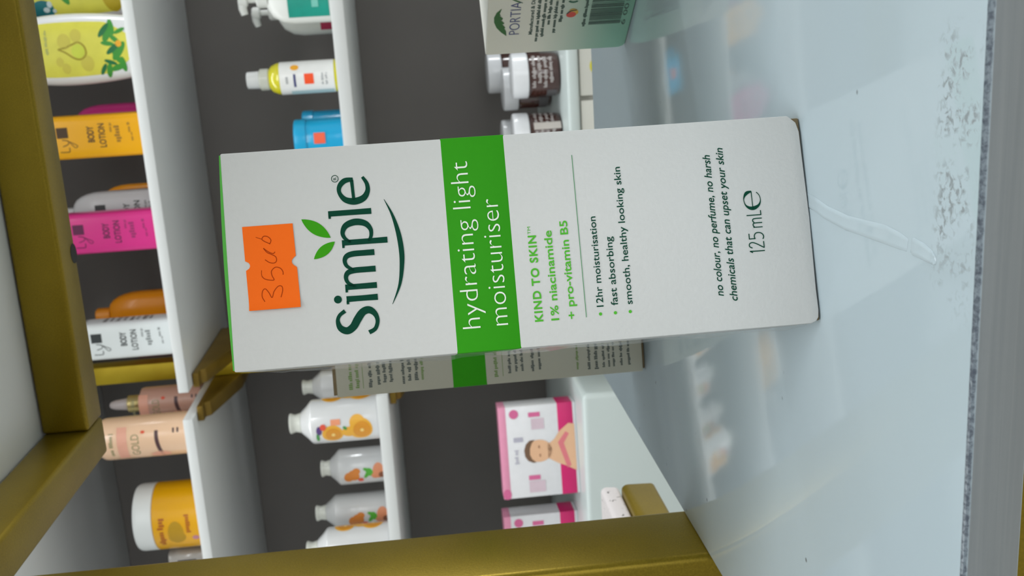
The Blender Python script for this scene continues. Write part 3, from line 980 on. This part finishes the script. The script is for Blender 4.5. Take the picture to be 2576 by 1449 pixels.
# big oval bottles with yellow labels
def oval_bottle(x, y, label, wd, hgt, variant):
    r = empty('oval_bottle', (x, wy(x, y), S + Z1 + 0.0004))
    tag(r, label, 'bottle', 'big oval bottles with yellow labels')
    a, b = wd / 2, wd * 0.30
    wm = mat('white_glossy_plastic', (236, 237, 238), 0.22, coat=0.4, noise=30, var=0.02)

    def pr(z):
        t = z / hgt
        if t < 0.5:
            return 0.80 + 0.20 * math.sin(min(1, t / 0.5) * PI / 2) ** 0.8
        return 1.0 - 0.34 * ((t - 0.5) / 0.5) ** 2.2
    prof = [(0.70, 0.0), (0.775, 0.0015)] + [(pr(hgt * k / 24), hgt * k / 24 + (0.004 if k == 0 else 0)) for k in range(25)]
    prof += [(0.55, hgt + 0.005), (0.36, hgt + 0.008)]
    MB().lathe(prof, a, b, 2.5, 64).build('body', wm, r)
    MB().lathe([(1, 0), (1, 0.026), (0.94, 0.028)], 0.017, 0.017, 2, 32).build('cap', wm, r, loc=(0, 0, hgt + 0.0078))
    f = wrap(a, b, 2.5, 0.0004, pr)
    f2 = wrap(a, b, 2.5, 0.0007, pr)
    f3 = wrap(a, b, 2.5, 0.0010, pr)
    # oval label: rows whose width follows the bottle
    P = Print(f)
    z0, z1 = 0.016, hgt - 0.03
    rows, cols = 28, 20
    vs, fs = [], []
    for j in range(rows + 1):
        z = z0 + (z1 - z0) * j / rows
        hw = a * 0.76 * pr(z) * min(1, (0.30 + ((z - z0) / 0.045)) ** 0.5) * (1.0 if variant == 0 else 1.06)
        hw = min(hw, a * 0.80)
        vs += [(-hw + 2 * hw * i / cols, z) for i in range(cols + 1)]
    for j in range(rows):
        for i in range(cols):
            k = j * (cols + 1) + i
            fs.append((k, k + 1, k + cols + 2, k + cols + 1))
    P.add(vs, fs)
    P.build('label', mat('yellow_label', (228, 222, 82), 0.4, noise=45, var=0.12), r)
    gm, gd = mat('label_leaf_green', (60, 150, 50), 0.45), mat('label_leaf_dark_green', (24, 112, 60), 0.45)
    if variant == 0:
        P = Print(f2)
        rnd = random.Random(5)
        for (u, z, l, rot) in ((0.022, 0.043, 0.016, 2.7), (0.030, 0.038, 0.013, 0.2), (-0.006, 0.030, 0.017, -0.6), (-0.014, 0.034, 0.012, 0.4), (-0.030, 0.034, 0.013, 1.9), (-0.034, 0.048, 0.012, 2.9), (-0.026, 0.026, 0.012, 0.1), (0.006, 0.045, 0.010, 1.4), (0.012, 0.034, 0.010, 0.8), (0.024, 0.026, 0.009, 2.0)):
            P.disc(u, z, l * 0.95, l * 0.34, rot)
        P.build('leaf_print', gm, r, each=True)
        P = Print(f3)
        for (u, z, l, rot) in ((0.026, 0.049, 0.013, 2.5), (-0.002, 0.038, 0.013, -0.9), (-0.032, 0.056, 0.010, 2.6), (-0.022, 0.044, 0.010, 1.2)):
            P.disc(u, z, l * 0.95, l * 0.30, rot)
        P.build('leaf_print', gd, r, each=True)
        Print(f3).disc(0.005, 0.029, 0.0050, 0.0045).build('flower_print', mat('label_orange', (246, 176, 36), 0.45), r)
        P = Print(f2)
        P.stroke([(0.001, 0.118), (-0.004, 0.108), (-0.013, 0.096), (-0.015, 0.086), (-0.008, 0.078), (0.003, 0.079), (0.010, 0.087), (0.007, 0.097), (0.003, 0.108), (0.001, 0.118)], 0.0026)
        P.build('drop_outline', mat('label_olive', (168, 152, 20), 0.4), r)
        Print(f2).disc(-0.003, 0.089, 0.0105, 0.0095).build('drop_print', mat('label_drop', (214, 224, 70), 0.3), r)
        P = Print(f2)
        for k, (u, z, q) in enumerate(((0.012, 0.108, 0.012), (-0.018, 0.118, 0.007), (0.02, 0.09, 0.01), (-0.028, 0.110, 0.008), (-0.022, 0.078, 0.012))):
            P.disc(u, z, q, q * 0.8)
        P.build('faint_print', mat('label_faint', (214, 202, 78), 0.45), r, each=True)
        P = Print(f2)
        P.smalltext(-0.030, 0.034, 0.146, 0.014, 11)
        P.build('lettering', mat('label_gold_ink', (216, 202, 24), 0.45), r)
        P = Print(f2)
        P.smalltext(-0.006, 0.030, 0.133, 0.0035, 9)
        P.build('small_print', mat('label_grey_ink', (176, 182, 110), 0.45), r)
    else:
        P = Print(f2)
        P.disc(-0.0340, 0.158, 0.015, 0.018)
        P.build('teal_roundel', mat('label_teal', (10, 112, 120), 0.4), r)
        P = Print(f3)
        P.disc(-0.026, 0.146, 0.005, 0.004).disc(-0.034, 0.152, 0.004, 0.005).disc(-0.036, 0.140, 0.003, 0.003)
        P.build('roundel_highlight', mat('label_pale', (206, 220, 222), 0.4), r, each=True)
        P = Print(f2)
        P.disc(-0.010, 0.125, 0.020, 0.006, 0.5).disc(-0.02, 0.180, 0.012, 0.004, 2.2)
        P.build('leaf_print', gm, r, each=True)
        P = Print(f2)
        P.disc(-0.02, 0.05, 0.022, 0.014, 0.2)
        P.build('fruit_print', mat('label_mustard', (196, 172, 30), 0.45), r)
    return r


oval_bottle(0.0215, 1.695, 'big white oval bottle with yellow label, oil drop and green leaves', 0.108, 0.215, 0)
oval_bottle(0.1190, 1.775, 'big white oval bottle with yellow label and teal roundel, cut by the frame edge', 0.108, 0.215, 1)


# peach cylinder + pump bottle
def peach_print(r, R, zz, s):
    f = wrap(R, eps=0.0003)
    P = Print(f)
    P.text('GOLD', -0.022 * s, 0.016 * s, zz + 0.082, 0.0125)
    P.build('lettering', mat('olive_gold_ink', (150, 146, 104), 0.4), r)
    P = Print(f)
    P.smalltext(-0.020 * s, 0.020 * s, zz + 0.124, 0.006, 51)
    P.build('small_print', mat('olive_gold_ink', (150, 146, 104), 0.4), r)
    P = Print(f)
    P.rect(-0.030 * s, 0.030 * s, zz + 0.101, zz + 0.117, 12, 1)
    P.disc(-0.026 * s, zz + 0.05, 0.008, 0.016)
    P.build('coral_print', mat('coral_ink', (240, 176, 152), 0.4), r, each=True)
    Print(f).disc(0.019 * s, zz + 0.075, 0.0026, 0.0034).build('red_dot', mat('red_ink', (226, 82, 50), 0.4), r)
    P = Print(f)
    P.stroke([(-0.030 * s, zz + 0.046, 0.004), (-0.015 * s, zz + 0.050, 0.0062), (0.005 * s, zz + 0.053, 0.0062), (0.020 * s, zz + 0.053, 0.0055)])
    P.rect(0.014 * s, 0.022 * s, zz + 0.024, zz + 0.027, 3, 1).rect(0.014 * s, 0.022 * s, zz + 0.017, zz + 0.020, 3, 1)
    P.build('dark_print', mat('plum_ink', (84, 56, 58), 0.4), r)


PEACH = mat('peach_plastic', (248, 206, 170), 0.22, coat=0.6, noise=25, var=0.08)
r = empty('cosmetic_bottle', (-0.6125, wy(-0.6125, 1.665), S + Z1 + 0.0004))
tag(r, 'peach cylindrical bottle with a dark curved line, standing by the shelf corner', 'bottle')
MB().lathe([(0.95, 0), (1, 0.003), (1, 0.138), (0.985, 0.143), (0.94, 0.1465), (0.86, 0.1485)], 0.0355, 0.0355, 2, 64).build('body', PEACH, r)
MB().lathe([(0.98, 0), (1, 0.0008), (1, 0.003), (0.9, 0.0042)], 0.0305, 0.0305, 2, 48).build('cap', PEACH, r, loc=(0, 0, 0.1485))
peach_print(r, 0.0355, 0.0, 1.0)
r = empty('pump_bottle', (-0.5870, wy(-0.587, 1.765), S + Z1 + 0.0004))
tag(r, 'small dull pink pump bottle with a gold collar, behind the peach bottle', 'bottle')
PINKISH = mat('dull_pink_plastic', (206, 160, 142), 0.35, coat=0.2, noise=30, var=0.08)
MB().lathe([(0.95, 0), (1, 0.003), (1, 0.098), (0.95, 0.103), (0.6, 0.108)], 0.0275, 0.0275, 2, 48).build('body', PINKISH, r)
MB().lathe([(1, 0), (1, 0.020), (0.9, 0.021)], 0.0150, 0.0150, 2, 32).build('collar', mat('gold_collar', (196, 178, 120), 0.3, metal=0.6), r, loc=(0, 0, 0.108))
MB().lathe([(0.95, 0), (1, 0.003), (0.8, 0.022), (0.55, 0.030), (0.3, 0.032)], 0.0105, 0.0105, 2, 32).build('pump_cap', mat('milky_cap', (196, 186, 186), 0.3), r, loc=(0, 0, 0.129))
peach_print(r, 0.0275, -0.012, 0.75)
r = empty('cosmetic_box', (-0.5150, wy(-0.515, 1.905), S + Z1 + 0.0004))
tag(r, 'dark brown box in the shadow behind the gold upright', 'box')
MB().box(-0.024, 0.024, -0.02, 0.02, 0, 0.135).build('body', mat('dark_brown_card', (110, 50, 34), 0.5), r, bevel=0.001)
Print(flat(0.0003, -0.02)).rect(-0.02, 0.02, 0.03, 0.06).build('print_panel', mat('rust_ink', (140, 70, 44), 0.5), r)

# yellow cream jar
r = empty('cream_jar', (-0.7665, wy(-0.7665, 1.680), S + Z1 + 0.0004), math.radians(12))
tag(r, 'squat yellow cream jar with a white screw lid', 'jar')
R = 0.0575
MB().lathe([(0.95, 0), (0.99, 0.002), (1, 0.006), (1, 0.080), (0.97, 0.081)], R, R, 2, 72).build('body', mat('yellow_jar_plastic', (238, 174, 0), 0.25, coat=0.1, noise=20, var=0.03), r)
MB().lathe([(0.97, 0), (1.0, 0.0012), (1.0, 0.024), (0.985, 0.029), (0.95, 0.032), (0.86, 0.0332)], R, R, 2, 72).build('lid', mat('white_lid_plastic', (234, 238, 238), 0.3, noise=30, var=0.02), r, loc=(0, 0, 0.0808))
f = wrap(R)
P = Print(f)
P.smalltext(-0.046, 0.008, 0.063, 0.0095, 61)
P.smalltext(-0.022, 0.010, 0.020, 0.0075, 62)
P.build('brown_lettering', mat('russet_ink', (176, 88, 8), 0.45), r)
P = Print(f)
P.disc(-0.022, 0.043, 0.022, 0.013)
P.disc(-0.030, 0.042, 0.013, 0.014)
P.build('olive_oval', mat('olive_print', (190, 146, 10), 0.45), r)
Print(wrap(R, eps=0.0005)).disc(-0.034, 0.012, 0.0045, 0.0055).build('emblem', mat('mauve_ink', (196, 130, 150), 0.45), r)

# clear jar with a dark lid insert
r = empty('glass_jar', (-0.8750, wy(-0.875, 1.715), S + Z1 + 0.0004))
tag(r, 'small clear jar with a black panel, next to the yellow cream jar', 'jar')
MB().lathe([(0.95, 0), (1, 0.003), (1, 0.066), (0.9, 0.072), (0.9, 0.080), (0.85, 0.081)], 0.0330, 0.0330, 5, 48).build('body', mat('cloudy_clear_plastic', (188, 184, 180), 0.15, coat=0.5, noise=40, var=0.1), r)
Print(wrap(0.0330, 0.0330, 5.0, 0.0004)).rect(-0.028, 0.018, 0.032, 0.064, 8, 1).build('black_panel', BLACK, r)

# lower right shelf: teal pump bottles, oil bottle, blue jars
WPL = mat('white_soft_plastic', (224, 226, 222), 0.35, noise=30, var=0.03)


def nozzle_pump(r, zb, k=1.0, rz=0.0):
    """neck collar, stem and a press head with its spout"""
    MB().lathe([(1, 0), (1, 0.016 * k), (0.8, 0.019 * k)], 0.0145 * k, 0.0145 * k, 2, 28).build('collar', WPL, r, loc=(0, 0, zb))
    MB().lathe([(1, 0), (1, 0.024 * k)], 0.0052 * k, 0.0052 * k, 2, 16).build('stem', WPL, r, loc=(0, 0, zb + 0.018 * k))
    hd = MB().lathe([(0.8, 0), (1, 0.002 * k), (1, 0.012 * k), (0.8, 0.015 * k)], 0.011 * k, 0.011 * k, 2, 24)
    c, s_ = math.cos(rz), math.sin(rz)
    hd.tube([(0, 0, 0.009 * k), (0.014 * k * c, 0.014 * k * s_, 0.0095 * k), (0.024 * k * c, 0.024 * k * s_, 0.007 * k)], [0.0080 * k, 0.0072 * k, 0.0060 * k], 12)
    hd.build('pump_head', WPL, r, loc=(0, 0, zb + 0.034 * k))


TEAL = mat('teal_label', (10, 150, 132), 0.4, noise=70, var=0.15)
for (x, y, wd, lab) in ((0.0790, 1.665, 0.078, 'white pump bottle with a teal label, in front at the end of the lower shelf'), (0.0640, 1.795, 0.080, 'white pump bottle with a red base line, behind the teal label bottle')):
    r = empty('pump_bottle', (x, wy(x, y), S + Z2 + 0.0004))
    tag(r, lab, 'bottle')
    a, b = wd / 2, 0.022
    MB().lathe([(0.96, 0), (1, 0.004), (1, 0.060), (0.93, 0.076), (0.72, 0.090), (0.40, 0.098)], a, b, 3.0, 48).build('body', WPL, r)
    nozzle_pump(r, 0.097, 0.9, PI if y < 1.7 else PI - 0.3)
    if y < 1.7:
        pf = wrap(a, b, 3.0, 0.0004)
        Print(pf).rect(-0.030, 0.030, 0.004, 0.066, 16, 4).build('label', TEAL, r)
        Print(wrap(a, b, 3.0, 0.0007)).rect(-0.016, 0.010, 0.02, 0.030, 6, 1).build('label_print', mat('pale_teal', (120, 196, 182), 0.4), r)
    else:
        pf = wrap(a, b, 3.0, 0.0004)
        Print(pf).rect(-0.036, 0.036, 0.0005, 0.004, 16, 1).rect(-0.033, -0.020, 0.006, 0.030, 4, 1).build('red_line', mat('crimson_ink', (176, 34, 80), 0.4), r, each=True)

r = empty('oil_bottle', (-0.0412, wy(-0.04, 1.672), S + Z2 + 0.0004))
tag(r, 'small yellow oil bottle with white label, white cap and orange price tag', 'bottle')
R = 0.0252
OIL = mat('yellow_oil', (214, 206, 24), 0.12, coat=0.8, noise=30, var=0.06)
MB().lathe([(0.93, 0), (1, 0.002), (1, 0.088), (0.96, 0.096), (0.82, 0.104), (0.60, 0.109), (0.52, 0.112)], R, R, 2, 56).build('body', OIL, r)
MB().lathe([(0.9, 0), (1.0, 0.002), (1.0, 0.014), (0.86, 0.016)], 0.0168, 0.0168, 2, 40).build('collar', mat('clear_collar', (206, 208, 196), 0.2, coat=0.4), r, loc=(0, 0, 0.108))
MB().lathe([(0.97, 0), (1, 0.001), (0.96, 0.019), (0.85, 0.020)], 0.0135, 0.0135, 2, 40).build('cap', mat('white_cap', (226, 228, 228), 0.3), r, loc=(0, 0, 0.1235))
f, f2 = wrap(R, eps=0.0003), wrap(R, eps=0.0006)
Print(f).rect(-0.0355, 0.0355, 0.007, 0.091, 30, 1).build('label', mat('white_label', (238, 238, 236), 0.25, coat=0.4), r)
Print(f2).rect(-0.010, 0.006, 0.0385, 0.053, 8, 1).build('price_tag', mat('orange_tag', (255, 84, 30), 0.5), r)
P = Print(f2)
P.rect(-0.014, 0.006, 0.066, 0.0695, 8, 1)
P.build('blue_line', mat('navy_ink', (60, 66, 120), 0.5), r)
P = Print(f2)
P.disc(0.017, 0.067, 0.0050, 0.0065)
P.build('orange_dot', mat('amber_ink', (240, 170, 40), 0.5), r)
P = Print(f2)
P.smalltext(-0.008, 0.004, 0.078, 0.005, 71).smalltext(-0.012, 0.006, 0.024, 0.003, 72).smalltext(-0.012, 0.006, 0.018, 0.003, 73)
P.build('small_print', mat('soft_grey_ink', (160, 164, 166), 0.5), r)
P = Print(f2)
P.rect(-0.034, -0.022, 0.009, 0.075, 6, 1)
P.build('pale_blue_print', mat('pale_blue_ink', (170, 196, 200), 0.5), r)

BLUE = mat('cyan_blue_plastic', (0, 164, 214), 0.28, coat=0.3, noise=25, var=0.04)
for (x, y, hb, lab, tg) in ((-0.1395, 1.675, 0.079, 'cyan blue jar with an orange price tag, standing in front', 1), (-0.1330, 1.790, 0.0765, 'cyan blue jar standing behind the tagged blue jar', 0)):
    r = empty('blue_jar', (x, wy(x, y), S + Z2 + 0.0004))
    tag(r, lab, 'jar', 'cyan blue jars on the lower wall shelf')
    R = 0.0328
    MB().lathe([(0.93, 0), (0.98, 0.002), (0.975, hb - 0.020), (0.96, hb - 0.019)], R, R, 2, 56).build('body', BLUE, r)
    MB().lathe([(0.99, 0), (1.02, 0.001), (1.02, 0.016), (0.99, 0.0185), (0.9, 0.0195)], R, R, 2, 56).build('lid', BLUE, r, loc=(0, 0, hb - 0.0192))
    if tg:
        Print(wrap(R, eps=0.0003)).rect(-0.004, 0.013, 0.030, 0.0475, 8, 1).build('price_tag', mat('coral_tag', (255, 104, 70), 0.5), r)


# lower left shelf: white fruit bottles
def fruit_bottle(x, y, R, hbody, htop, kind, label, rz=0.0):
    r = empty('fruit_bottle', (x, wy(x, y), S + Z2L + 0.0004), rz)
    tag(r, label, 'bottle', 'white bottles printed with fruit')
    wm = mat('white_bottle_plastic', (218, 219, 220), 0.16, coat=0.8, noise=30, var=0.02)
    hc = htop - hbody
    MB().lathe([(0.94, 0), (1, 0.003), (1, hbody - 0.003), (0.97, hbody), (0.75, hbody + hc * 0.20), (0.50, hbody + hc * 0.46)], R, R, 2, 56).build('body', wm, r)
    MB().lathe([(0.92, 0), (0.98, 0.002), (0.86, hc * 0.28), (0.94, hc * 0.40), (1.0, hc * 0.44), (1.0, hc * 0.52), (0.9, hc * 0.545)], R * 0.46, R * 0.46, 2, 40).build('cap', mat('cap_white', (222, 224, 216), 0.25, coat=0.3), r, loc=(0, 0, hbody + hc * 0.455))
    f, f2, f3 = wrap(R, eps=0.0003), wrap(R, eps=0.0006), wrap(R, eps=0.0009)
    if kind == 'orange':
        om, od, oy = mat('orange_fruit', (238, 176, 52), 0.35, coat=0.3), mat('orange_flesh', (222, 148, 34), 0.35, coat=0.3), mat('orange_pith', (246, 214, 130), 0.35)
        for (du, sg) in ((0.0, 1), (R * 2.05, 1)):
            P = Print(f)
            P.disc(du - 0.012, 0.078, 0.0165, 0.0175).disc(du - 0.007, 0.031, 0.0205, 0.0195).disc(du + 0.006, 0.036, 0.014, 0.013).disc(du - 0.010, 0.050, 0.010, 0.013)
            P.build('orange_print', om, r, each=True)
            P = Print(f2)
            P.disc(du - 0.013, 0.077, 0.012, 0.013).disc(du - 0.008, 0.029, 0.0155, 0.0148)
            P.build('flesh_print', od, r, each=True)
            P = Print(f3)
            P.disc(du - 0.013, 0.077, 0.003).disc(du - 0.008, 0.029, 0.003)
            P.build('pith_print', oy, r, each=True)
            P = Print(f2)
            P.rect(du + 0.004, du + 0.014, 0.064, 0.080, 3, 1)
            P.build('coral_block', mat('coral_block_ink', (240, 156, 116), 0.4), r)
        Print(f2).disc(-0.004, 0.100, 0.008, 0.0045).build('purple_print', mat('purple_ink', (92, 66, 128), 0.4), r)
        Print(f3).disc(0.002, 0.093, 0.0055, 0.0050).build('red_print', mat('tomato_ink', (232, 90, 66), 0.4), r)
        P = Print(f2)
        P.disc(-0.017, 0.103, 0.009, 0.0026).disc(-0.002, 0.057, 0.004, 0.0026, 0.8)
        P.build('leaf_print', mat('print_leaf', (70, 150, 70), 0.4), r, each=True)
    else:
        P = Print(f)
        P.disc(-0.006, 0.058, 0.011, 0.010, 0.6).disc(-0.009, 0.067, 0.010, 0.008).disc(0.002, 0.053, 0.006, 0.007)
        P.build('papaya_print', mat('papaya_ink', (222, 136, 60), 0.4), r)
        P = Print(f)
        P.disc(-0.001, 0.030, 0.008, 0.006, 0.4).disc(-0.005, 0.034, 0.009, 0.0035, -0.6).disc(0.004, 0.035, 0.006, 0.003, 1.2)
        P.build('leaf_print', mat('print_leaf_bright', (86, 176, 60), 0.4), r)
        P = Print(f)
        P.disc(0.0, 0.014, 0.015, 0.010).disc(-0.008, 0.020, 0.007, 0.007)
        P.build('melon_print', mat('melon_ink', (228, 148, 108), 0.4), r, each=True)
        Print(f2).disc(-0.016, 0.046, 0.0045, 0.0050).build('red_print', mat('tomato_ink', (232, 90, 66), 0.4), r)
        Print(f2).disc(-0.008, 0.008, 0.006, 0.006).build('brown_print', mat('brown_fruit_ink', (140, 84, 60), 0.4), r)
    return r


fruit_bottle(-0.6125, 1.660, 0.0375, 0.1140, 0.1515, 'orange', 'tall white bottle printed with oranges, next to the shaded carton')
fruit_bottle(-0.7310, 1.735, 0.0325, 0.0845, 0.1170, 'papaya', 'shorter white bottle printed with papaya and leaves, standing alone')
fruit_bottle(-0.8170, 1.735, 0.0310, 0.0990, 0.1350, 'papaya', 'white papaya bottle next to the orange-printed bottle by the gold post')
fruit_bottle(-0.8470, 1.650, 0.0375, 0.1090, 0.1460, 'orange', 'white bottle printed with oranges, half hidden by the gold post')
fruit_bottle(-0.5960, 1.800, 0.0300, 0.1060, 0.1420, 'papaya', 'dim white bottle at the back, half hidden by the shaded carton')

# brown jars with white lids
BROWN = mat('brown_jar', (66, 36, 30), 0.12, coat=0.6, noise=30, var=0.15)
for (x, y, hb, rz, lab, tr) in ((-0.0600, 1.672, 0.0757, 0.0, 'dark brown jar with a white lid, front one next to the pale green carton', 1), (-0.0850, 1.785, 0.0815, 0.3, 'dark brown jar with a white lid, behind the front brown jar', 1), (-0.0600, 1.893, 0.098, 0.0, 'taller brown jar with a grey-white lid, at the back against the dark wall', 0),
                           (-0.1560, 1.675, 0.0780, 0.5, 'brown jar with a white lid and pale label, half hidden by the sticker carton', 2), (-0.1760, 1.815, 0.0840, 0.2, 'brown jar with a white lid at the back beside the sticker carton', 0)):
    r = empty('brown_jar', (x, wy(x, y), S + ZB + 0.0004), rz)
    tag(r, lab, 'jar', 'brown jars with white lids')
    R = 0.0345
    hl = 0.0255
    MB().lathe([(0.86, 0), (0.96, 0.003), (1, 0.009), (1, hb - hl - 0.004), (0.95, hb - hl)], R, R, 2, 56).build('body', BROWN, r)
    MB().lathe([(1.03, 0), (1.06, 0.0012), (1.06, hl - 0.004), (1.03, hl - 0.001), (0.92, hl)], R, R, 2, 56).build('lid', mat('white_jar_lid', (228, 230, 234), 0.25, coat=0.3), r, loc=(0, 0, hb - hl + 0.0003))
    f = wrap(R, eps=0.0003)
    if tr:
        P = Print(f)
        for k, z in enumerate((0.040, 0.031, 0.022, 0.013)):
            P.smalltext(-0.020 + 0.008 * (k % 2), 0.036, z, 0.0055, 80 + k)
        P.build('white_lettering', mat('grey_white_ink', (186, 180, 178), 0.4), r)
        P = Print(f)
        P.rect(-0.050, -0.026, 0.006, 0.022, 8, 1)
        P.build('grey_panel', mat('smoke_ink', (92, 90, 92), 0.4), r)
    if tr == 2:
        P = Print(wrap(R, eps=0.0005))
        P.rect(-0.006, 0.006, 0.002, 0.046, 4, 1)
        P.build('pale_stripe', mat('pale_stripe_ink', (206, 198, 192), 0.4), r)

# pink baby soap boxes
SKIN, HAIR = mat('print_skin', (238, 190, 152), 0.4), mat('print_hair', (122, 92, 70), 0.4)
BOXW = mat('white_box_card', (236, 236, 240), 0.3, coat=0.3)
PINKA, PINKB = mat('deep_pink_ink', (214, 36, 112), 0.35), mat('soft_pink_ink', (240, 158, 190), 0.35)


def soap_box(x, y, rz, label, full):
    r = empty('soap_box', (x, y, S + ZB + 0.0004), rz)
    tag(r, label, 'box', 'pink baby soap boxes')
    w_, h_, d_ = 0.160, 0.1330, 0.050
    MB().box(0, w_, 0, d_, 0, h_).build('body', BOXW, r, bevel=0.0008)
    MB().box(-0.0002, w_ + 0.0002, -0.0002, d_ + 0.0002, h_ - 0.0125, h_ + 0.0002).build('pink_rim', PINKB, r, bevel=0.0008)
    MB().box(-0.0002, w_ + 0.0002, -0.0002, d_ + 0.0002, 0.005, 0.032).build('pink_band', PINKA, r, bevel=0.0006)
    f0, f1, f2, f3 = flat(0.0005), flat(0.0007), flat(0.0009), flat(0.0011)
    Print(f0).disc(0.147, h_ - 0.026, 0.008).disc(0.008, h_ - 0.006, 0.009, 0.007).build('rose_roundel', mat('rose_ink', (224, 110, 160), 0.4), r, each=True)
    P = Print(f0)
    P.rect(0.030, 0.038, 0.068, 0.088).rect(0.140, 0.148, 0.062, 0.082)
    P.build('rose_block', mat('rose_ink', (224, 110, 160), 0.4), r, each=True)
    P = Print(f0)
    P.rect(0.008, 0.028, 0.060, 0.088).rect(0.118, 0.137, 0.056, 0.078)
    P.build('pale_print_block', mat('pale_rose_ink', (222, 200, 212), 0.4), r, each=True)
    if full:
        P = Print(f0)
        P.rect(0.098, 0.106, 0.094, 0.110).smalltext(0.060, 0.084, 0.104, 0.006, 90)
        P.build('lilac_print', mat('lilac_ink', (190, 188, 204), 0.4), r)
        P = Print(f1)
        P.poly([(0.040, 0.004), (0.122, 0.004), (0.124, 0.014), (0.112, 0.030), (0.098, 0.040), (0.090, 0.052), (0.066, 0.052), (0.056, 0.036), (0.050, 0.022)])
        P.disc(0.080, 0.067, 0.0195, 0.0225)
        P.build('child_print', SKIN, r)
        P = Print(f2)
        P.poly([(0.1000, 0.074), (0.099, 0.083), (0.093, 0.0895), (0.083, 0.0930), (0.072, 0.0920), (0.064, 0.087), (0.060, 0.079), (0.060, 0.073), (0.066, 0.080), (0.074, 0.0835), (0.085, 0.0830), (0.094, 0.0795)])
        P.build('hair_print', HAIR, r)
        P = Print(f3)
        P.disc(0.072, 0.066, 0.0030, 0.0013).disc(0.087, 0.067, 0.0030, 0.0013)
        P.build('face_print', mat('print_face_shade', (176, 124, 96), 0.4), r)
        P = Print(f2)
        P.poly([(0.046, 0.020), (0.092, 0.034), (0.110, 0.020), (0.106, 0.014), (0.090, 0.024), (0.050, 0.013)])
        P.build('pink_wrap_print', mat('rose_cloth_ink', (232, 128, 136), 0.4), r)
    return r


soap_box(-0.7705, 1.632, math.radians(8), 'pink and white soap box with a baby picture, on the white cabinet', True)
soap_box(-0.9900, 1.670, math.radians(6), 'pink and white soap box mostly hidden by the gold post', False)
